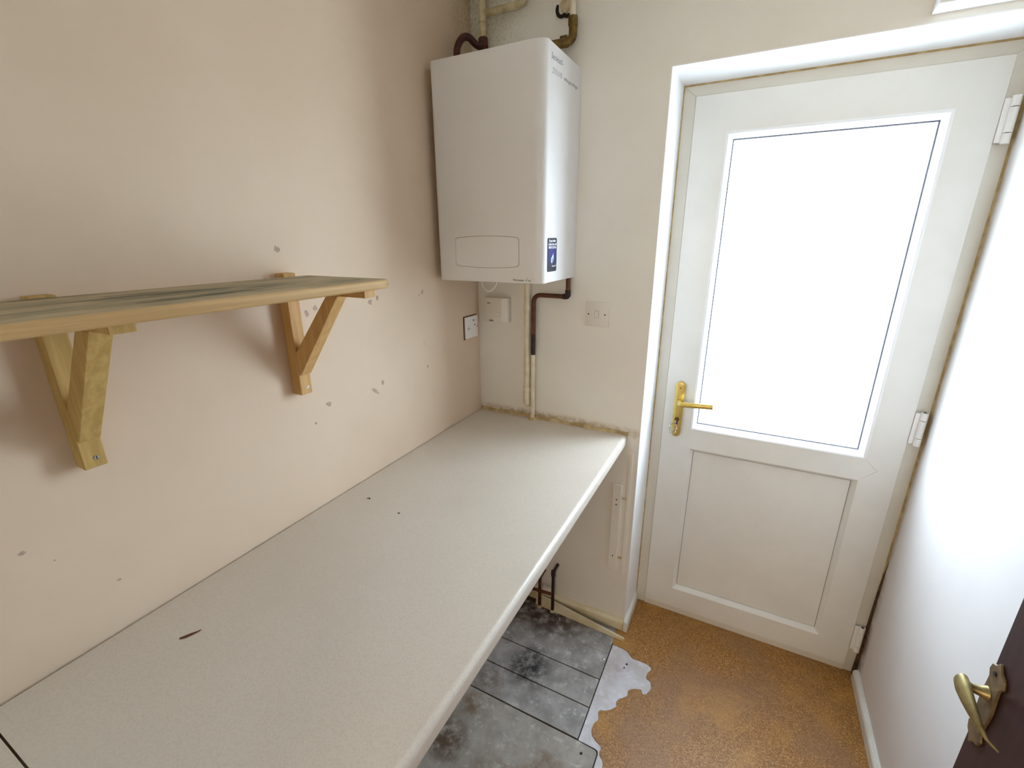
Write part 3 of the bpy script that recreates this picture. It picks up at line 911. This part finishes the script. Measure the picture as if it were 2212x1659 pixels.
# sticker on the right side
SX = BX1 + 0.0001
sy0, sy1, sz0, sz1 = -0.2515, -0.178, 1.502, 1.603
st = []
r = 0.006
for (cy, cz, a0) in ((sy1 - r, sz1 - r, 0), (sy0 + r, sz1 - r, math.pi / 2), (sy0 + r, sz0 + r, math.pi), (sy1 - r, sz0 + r, 1.5 * math.pi)):
    st += [(cy + r * math.cos(a0 + k / 4 * math.pi / 2), cz + r * math.sin(a0 + k / 4 * math.pi / 2)) for k in range(5)]
sk = fin('sticker', prism(bmesh.new(), st, 'x', SX - 0.0003, SX + 0.0004), 'navy', bo)
sk['label'] = 'navy sticker with white lettering and a pale flame'
ym = (sy0 + sy1) / 2
for i, tx in enumerate(('If your boiler', 'breaks down call', '08457 256 206')):
    fin('sticker_print', text_bm(tx, 0.0098 if i != 1 else 0.0092, (SX + 0.0005, ym + 0.001, 1.5915 - i * 0.0098), (0, 1, 0), (0, 0, 1), 0, 'CENTER', 0.0003), 'print_white', sk)
fl = [(-0.006, -0.014), (-0.009, -0.006), (-0.008, 0.001), (-0.002, 0.007), (0.004, 0.012), (0.0065, 0.016), (0.0075, 0.010), (0.008, 0.0), (0.006, -0.006), (0.001, -0.009), (-0.001, -0.013)]
fin('sticker_flame', prism(bmesh.new(), [(ym + a * 1.15 + 0.002, 1.5415 + b) for a, b in fl], 'x', SX + 0.0004, SX + 0.0007), 'flame', sk)
fin('sticker_flame', prism(bmesh.new(), [(ym + a * 0.4 + 0.002, 1.5385 + b * 0.45) for a, b in fl], 'x', SX + 0.0007, SX + 0.0009), 'flame_core', sk)
fin('sticker_print', text_bm('Worcester', 0.0062, (SX + 0.0005, -0.2165, 1.5165), (0, 1, 0), (0, 0, 1), 0, 'LEFT', 0.0002), 'print_white', sk)
fin('sticker_print', tube(bmesh.new(), [(SX + 0.0005, -0.187, 1.5165), (SX + 0.0005, -0.184, 1.519), (SX + 0.0005, -0.1825, 1.5245)], [0.0006, 0.001, 0.0004], 6), 'print_white', sk)
# handwriting on the side
fin('handwriting', text_bm('Serviced -', 0.0235, (SX + 0.0001, -0.2475, 2.070), (0, 0.995, 0.05), (0, -0.05, 0.995), 0.25, 'LEFT', -0.00035), 'ink', bo)
fin('handwriting', text_bm('27/11/15', 0.021, (SX + 0.0001, -0.240, 2.038), (0, 0.99, 0.04), (0, -0.04, 0.99), 0.3, 'LEFT', -0.0004), 'ink', bo)
sc_ = [(SX + 0.0002, -0.150 + k * 0.0028, 2.045 + 0.0042 * math.sin(k * 2.1) * (1.0 if k % 7 else 1.9) + 0.0001 * k) for k in range(42)]
fin('handwriting', tube(bmesh.new(), sc_, 0.00035, 4), 'ink', bo)

# ------------------------------------------------------------------ pipes, cables and electrics
def pipe(name, label, cat='pipe'):
    pass
# white overflow pipe with clips
ox, oy = 0.228, -0.017
op = empty('overflow_pipe', (ox, oy, 0.96))
tag(op, 'white painted waste pipe clipped to the wall below the boiler', 'pipe')
fin('pipe_run', tube(bmesh.new(), [(ox, oy, 0.995), (ox, oy, 1.470)], 0.0125, 18), 'pipe_white', op, True)
fin('elbow', tube(bmesh.new(), fillet([(ox, oy, 1.012), (ox, oy, 0.965), (ox, 0.0, 0.958)], 0.02, 6), 0.0150, 18), 'pipe_white', op, True)
for z in (1.350, 1.026):
    cp = fin('pipe_clip', tube(bmesh.new(), [(ox, oy, z - 0.009), (ox, oy, z + 0.009)], 0.0150, 18), 'pipe_white', op, True)
    fin('clip_lug', B(ox + 0.010, ox + 0.0165, oy - 0.004, -0.0004, z - 0.008, z + 0.008, 0.001, 1), 'pipe_white', cp)
    fin('screw', cyl(bmesh.new(), (ox + 0.0125, oy - 0.0046, z), (ox + 0.0125, oy - 0.003, z), 0.0022, 8), 'dark', cp)
# gas pipe: painted below, dark in the middle, copper above
gx, gy = 0.2545, -0.0195
gp = empty('gas_pipe', (gx, gy, HT))
tag(gp, 'bent copper pipe painted white lower down, rising into the boiler', 'pipe')
fin('painted_run', tube(bmesh.new(), [(gx, gy, HT + 0.001), (gx, gy, 1.170)], 0.0088, 16), 'pipe_white', gp, True)
fin('dark_run', tube(bmesh.new(), [(gx, gy, 1.168), (gx, gy, 1.252)], 0.0086, 16), 'copper_dark', gp, True)
path = fillet([(gx, gy, 1.250), (gx, gy, 1.4005), (0.320, gy, 1.4005)], 0.055, 8) + fillet([(0.325, gy, 1.4005), (0.3925, gy - 0.004, 1.4005), (0.3925, gy - 0.006, 1.4705)], 0.013, 5)
fin('copper_run', tube(bmesh.new(), path, 0.0084, 16), 'copper', gp, True)
fin('elbow_fitting', tube(bmesh.new(), fillet([(0.374, gy - 0.003, 1.4005), (0.3925, gy - 0.004, 1.4005), (0.3925, gy - 0.006, 1.425)], 0.012, 6), 0.0100, 16), 'copper_dark', gp, True)
fin('sealant_collar', tube(bmesh.new(), [(gx, gy, HT + 0.0006), (gx, gy - 0.002, HT + 0.012)], [0.020, 0.0095], 14), 'sealant', gp, True)
# top pipework, left: painted riser with tee and copper swan neck into the boiler
rx, ry = 0.066, -0.032
fp = empty('heating_pipe', (rx, ry, BZ1))
tag(fp, 'mouldy cream painted pipe with a tee above the boiler', 'pipe')
fin('riser', tube(bmesh.new(), [(rx, ry, 2.225), (rx, ry, ZC - 0.002)], 0.0115, 16), 'pipe_mould', fp, True)
fin('tee', tube(bmesh.new(), [(rx, ry, 2.283), (rx, ry, 2.331)], 0.0138, 16), 'pipe_mould', fp, True)
fin('branch', tube(bmesh.new(), fillet([(rx, ry, 2.307), (0.226, ry, 2.307), (0.226, ry, ZC - 0.002)], 0.035, 7), 0.0110, 16), 'pipe_mould', fp, True)
sw = fillet([(rx + 0.006, ry - 0.002, 2.222), (0.074, -0.052, 2.206), (0.070, -0.086, 2.204), (0.062, -0.112, 2.220), (0.052, -0.138, 2.212), (0.042, -0.155, 2.182), (0.041, -0.160, BZ1 - 0.004)], 0.03, 5)
fin('swan_neck', tube(bmesh.new(), sw, 0.0108, 14), 'copper_old', fp, True)
fin('union_nut', tube(bmesh.new(), [(rx + 0.002, ry - 0.002, 2.236), (rx + 0.007, ry - 0.008, 2.207)], 0.0165, 8), 'copper_old', fp)
# top pipework, right: white pipe with brass elbow
px, py = 0.3835, -0.032
bp2 = empty('return_pipe', (px, py, BZ1))
tag(bp2, 'white pipe with tarnished brass elbow at the boiler top right', 'pipe')
fin('riser', tube(bmesh.new(), [(px, py, 2.222), (px, py, ZC - 0.002)], 0.0095, 16), 'pipe_white', bp2, True)
fin('brass_elbow', tube(bmesh.new(), fillet([(px + 0.002, py, 2.238), (px + 0.002, py, 2.178), (0.300, py - 0.03, 2.168)], 0.022, 6), 0.0128, 16), 'brass_old', bp2, True)
fin('compression_nut', tube(bmesh.new(), [(px + 0.001, py, 2.242), (px + 0.001, py, 2.218)], 0.0158, 6), 'brass_old', bp2)
fin('compression_nut', tube(bmesh.new(), [(px - 0.012, py - 0.004, 2.180), (px - 0.034, py - 0.011, 2.177)], 0.0165, 6), 'brass_old', bp2)
fin('tail', tube(bmesh.new(), fillet([(0.345, py - 0.016, 2.173), (0.300, py - 0.03, 2.168), (0.298, py - 0.04, BZ1 - 0.004)], 0.02, 6), 0.0105, 14), 'brass_old', bp2, True)
# capped pipe stubs under the worktop
for (x, z1, lb) in ((0.3755, 0.212, 'taller dark copper stub pipe standing below the worktop'), (0.312, 0.16, 'shorter brown pipe stub further under the worktop')):
    p = empty('stub_pipe', (x, -0.05, 0))
    tag(p, lb, 'pipe', 'pipe stubs under the worktop')
    fin('pipe_run', tube(bmesh.new(), fillet([(x, -0.052, -0.001), (x, -0.052, z1), (x + 0.001, -0.002, z1 + 0.004)], 0.012, 5), 0.0072, 14), 'copper_dark' if z1 > 0.2 else 'copper', p, True)
    fin('floor_collar', tube(bmesh.new(), [(x, -0.052, -0.001), (x, -0.052, 0.010)], [0.012, 0.0085], 12), 'plaster', p, True)
    if z1 > 0.2:
        fin('end_cap', tube(bmesh.new(), [(x, -0.052, z1 - 0.020), (x, -0.052, z1 + 0.007)], 0.0098, 14), 'copper_dark', p, True)
o = fin('link_pipe', tube(bmesh.new(), [(0.20, -0.062, 0.088), (0.374, -0.066, 0.105)], 0.0068, 12), 'copper', None, True)
tag(o, 'horizontal copper pipe crossing the two stubs', 'pipe')

# heating control box
hx0, hx1, hz0, hz1 = 0.047, 0.148, 1.288, 1.382
hc = empty('heating_control', ((hx0 + hx1) / 2, 0, hz0))
tag(hc, 'cream plastic heating control box under the boiler', 'control box')
fin('case', prism(bmesh.new(), [(hx0, -0.0005), (hx0, -0.030), (hx0 + 0.004, -0.034), (hx1 - 0.022, -0.036), (hx1 - 0.008, -0.030), (hx1 - 0.001, -0.018), (hx1, -0.0005)], 'z', hz0, hz1, 0.002, 2), 'programmer', hc, True)
fin('button_panel', B(hx0 + 0.052, hx0 + 0.072, -0.0372, -0.0345, hz0 + 0.020, hz0 + 0.040, 0.0008, 1), 'programmer', hc)
fin('printed_name', B(hx0 + 0.012, hx0 + 0.028, -0.0352, -0.0345, hz1 - 0.022, hz1 - 0.019), 'print_grey', hc)
for dx in (0.054, 0.060, 0.066):
    fin('button_mark', B(hx0 + dx, hx0 + dx + 0.0015, -0.0377, -0.0370, hz0 + 0.024, hz0 + 0.036), 'switch', hc)
fin('label_tab', B(hx0 + 0.022, hx0 + 0.040, -0.0356, -0.0340, hz0 + 0.003, hz0 + 0.008), 'seam', hc)
# white cable loop
pts = fillet([(0.066, -0.09, BZ0 + 0.004), (0.070, -0.085, 1.428), (0.094, -0.080, 1.408), (0.122, -0.075, 1.428), (0.134, -0.07, BZ0 + 0.004)], 0.03, 6)
o = fin('white_cable', tube(bmesh.new(), pts, 0.0034, 10), 'cable', None, True)
tag(o, 'white cable looping below the boiler', 'cable')

# light switch
ls = empty('light_switch', (0.498, 0, 1.299))
tag(ls, 'square cream light switch beside the back door', 'switch')
fin('plate', B(0.455, 0.541, -0.009, -0.0004, 1.299, 1.385, 0.003, 2), 'switch', ls, True)
fin('rocker', prism(bmesh.new(), [(-0.0088, 1.3305), (-0.0118, 1.3305), (-0.0098, 1.3545), (-0.0088, 1.3545)], 'x', 0.4915, 0.5045, 0.0006, 1), 'switch', ls)
fin('rocker_gap', B(0.4905, 0.5055, -0.0092, -0.0086, 1.3295, 1.3555), 'seam', ls)
for x in (0.468, 0.528):
    fin('screw', cyl(bmesh.new(), (x, -0.0094, 1.342), (x, -0.007, 1.342), 0.0027, 12), 'dark', ls)

# power socket on the left wall
so = empty('power_socket', (0, -0.071, 1.225))
tag(so, 'white single power socket on the peach wall near the corner', 'socket')
fin('back_box', B(0.0004, 0.003, -0.1185, -0.0262, 1.2225, 1.3135), 'rust', so)
fin('plate', B(0.003, 0.011, -0.116, -0.029, 1.225, 1.311, 0.0025, 2), 'socket', so, True)
fin('pin_hole', B(0.0108, 0.0114, -0.064, -0.056, 1.291, 1.296), 'dark', so)
fin('pin_hole', B(0.0108, 0.0114, -0.056, -0.048, 1.273, 1.2765), 'dark', so)
fin('pin_hole', B(0.0108, 0.0114, -0.0385, -0.034, 1.2635, 1.2675), 'dark', so)
fin('rocker', B(0.0108, 0.014, -0.100, -0.086, 1.253, 1.277, 0.001, 1), 'socket', so)
for dy in (-0.104, -0.097):
    fin('rocker_mark', B(0.0138 if dy > -0.1 else 0.0108, 0.0143 if dy > -0.1 else 0.0114, dy, dy + 0.0025, 1.261, 1.269), 'dark', so)
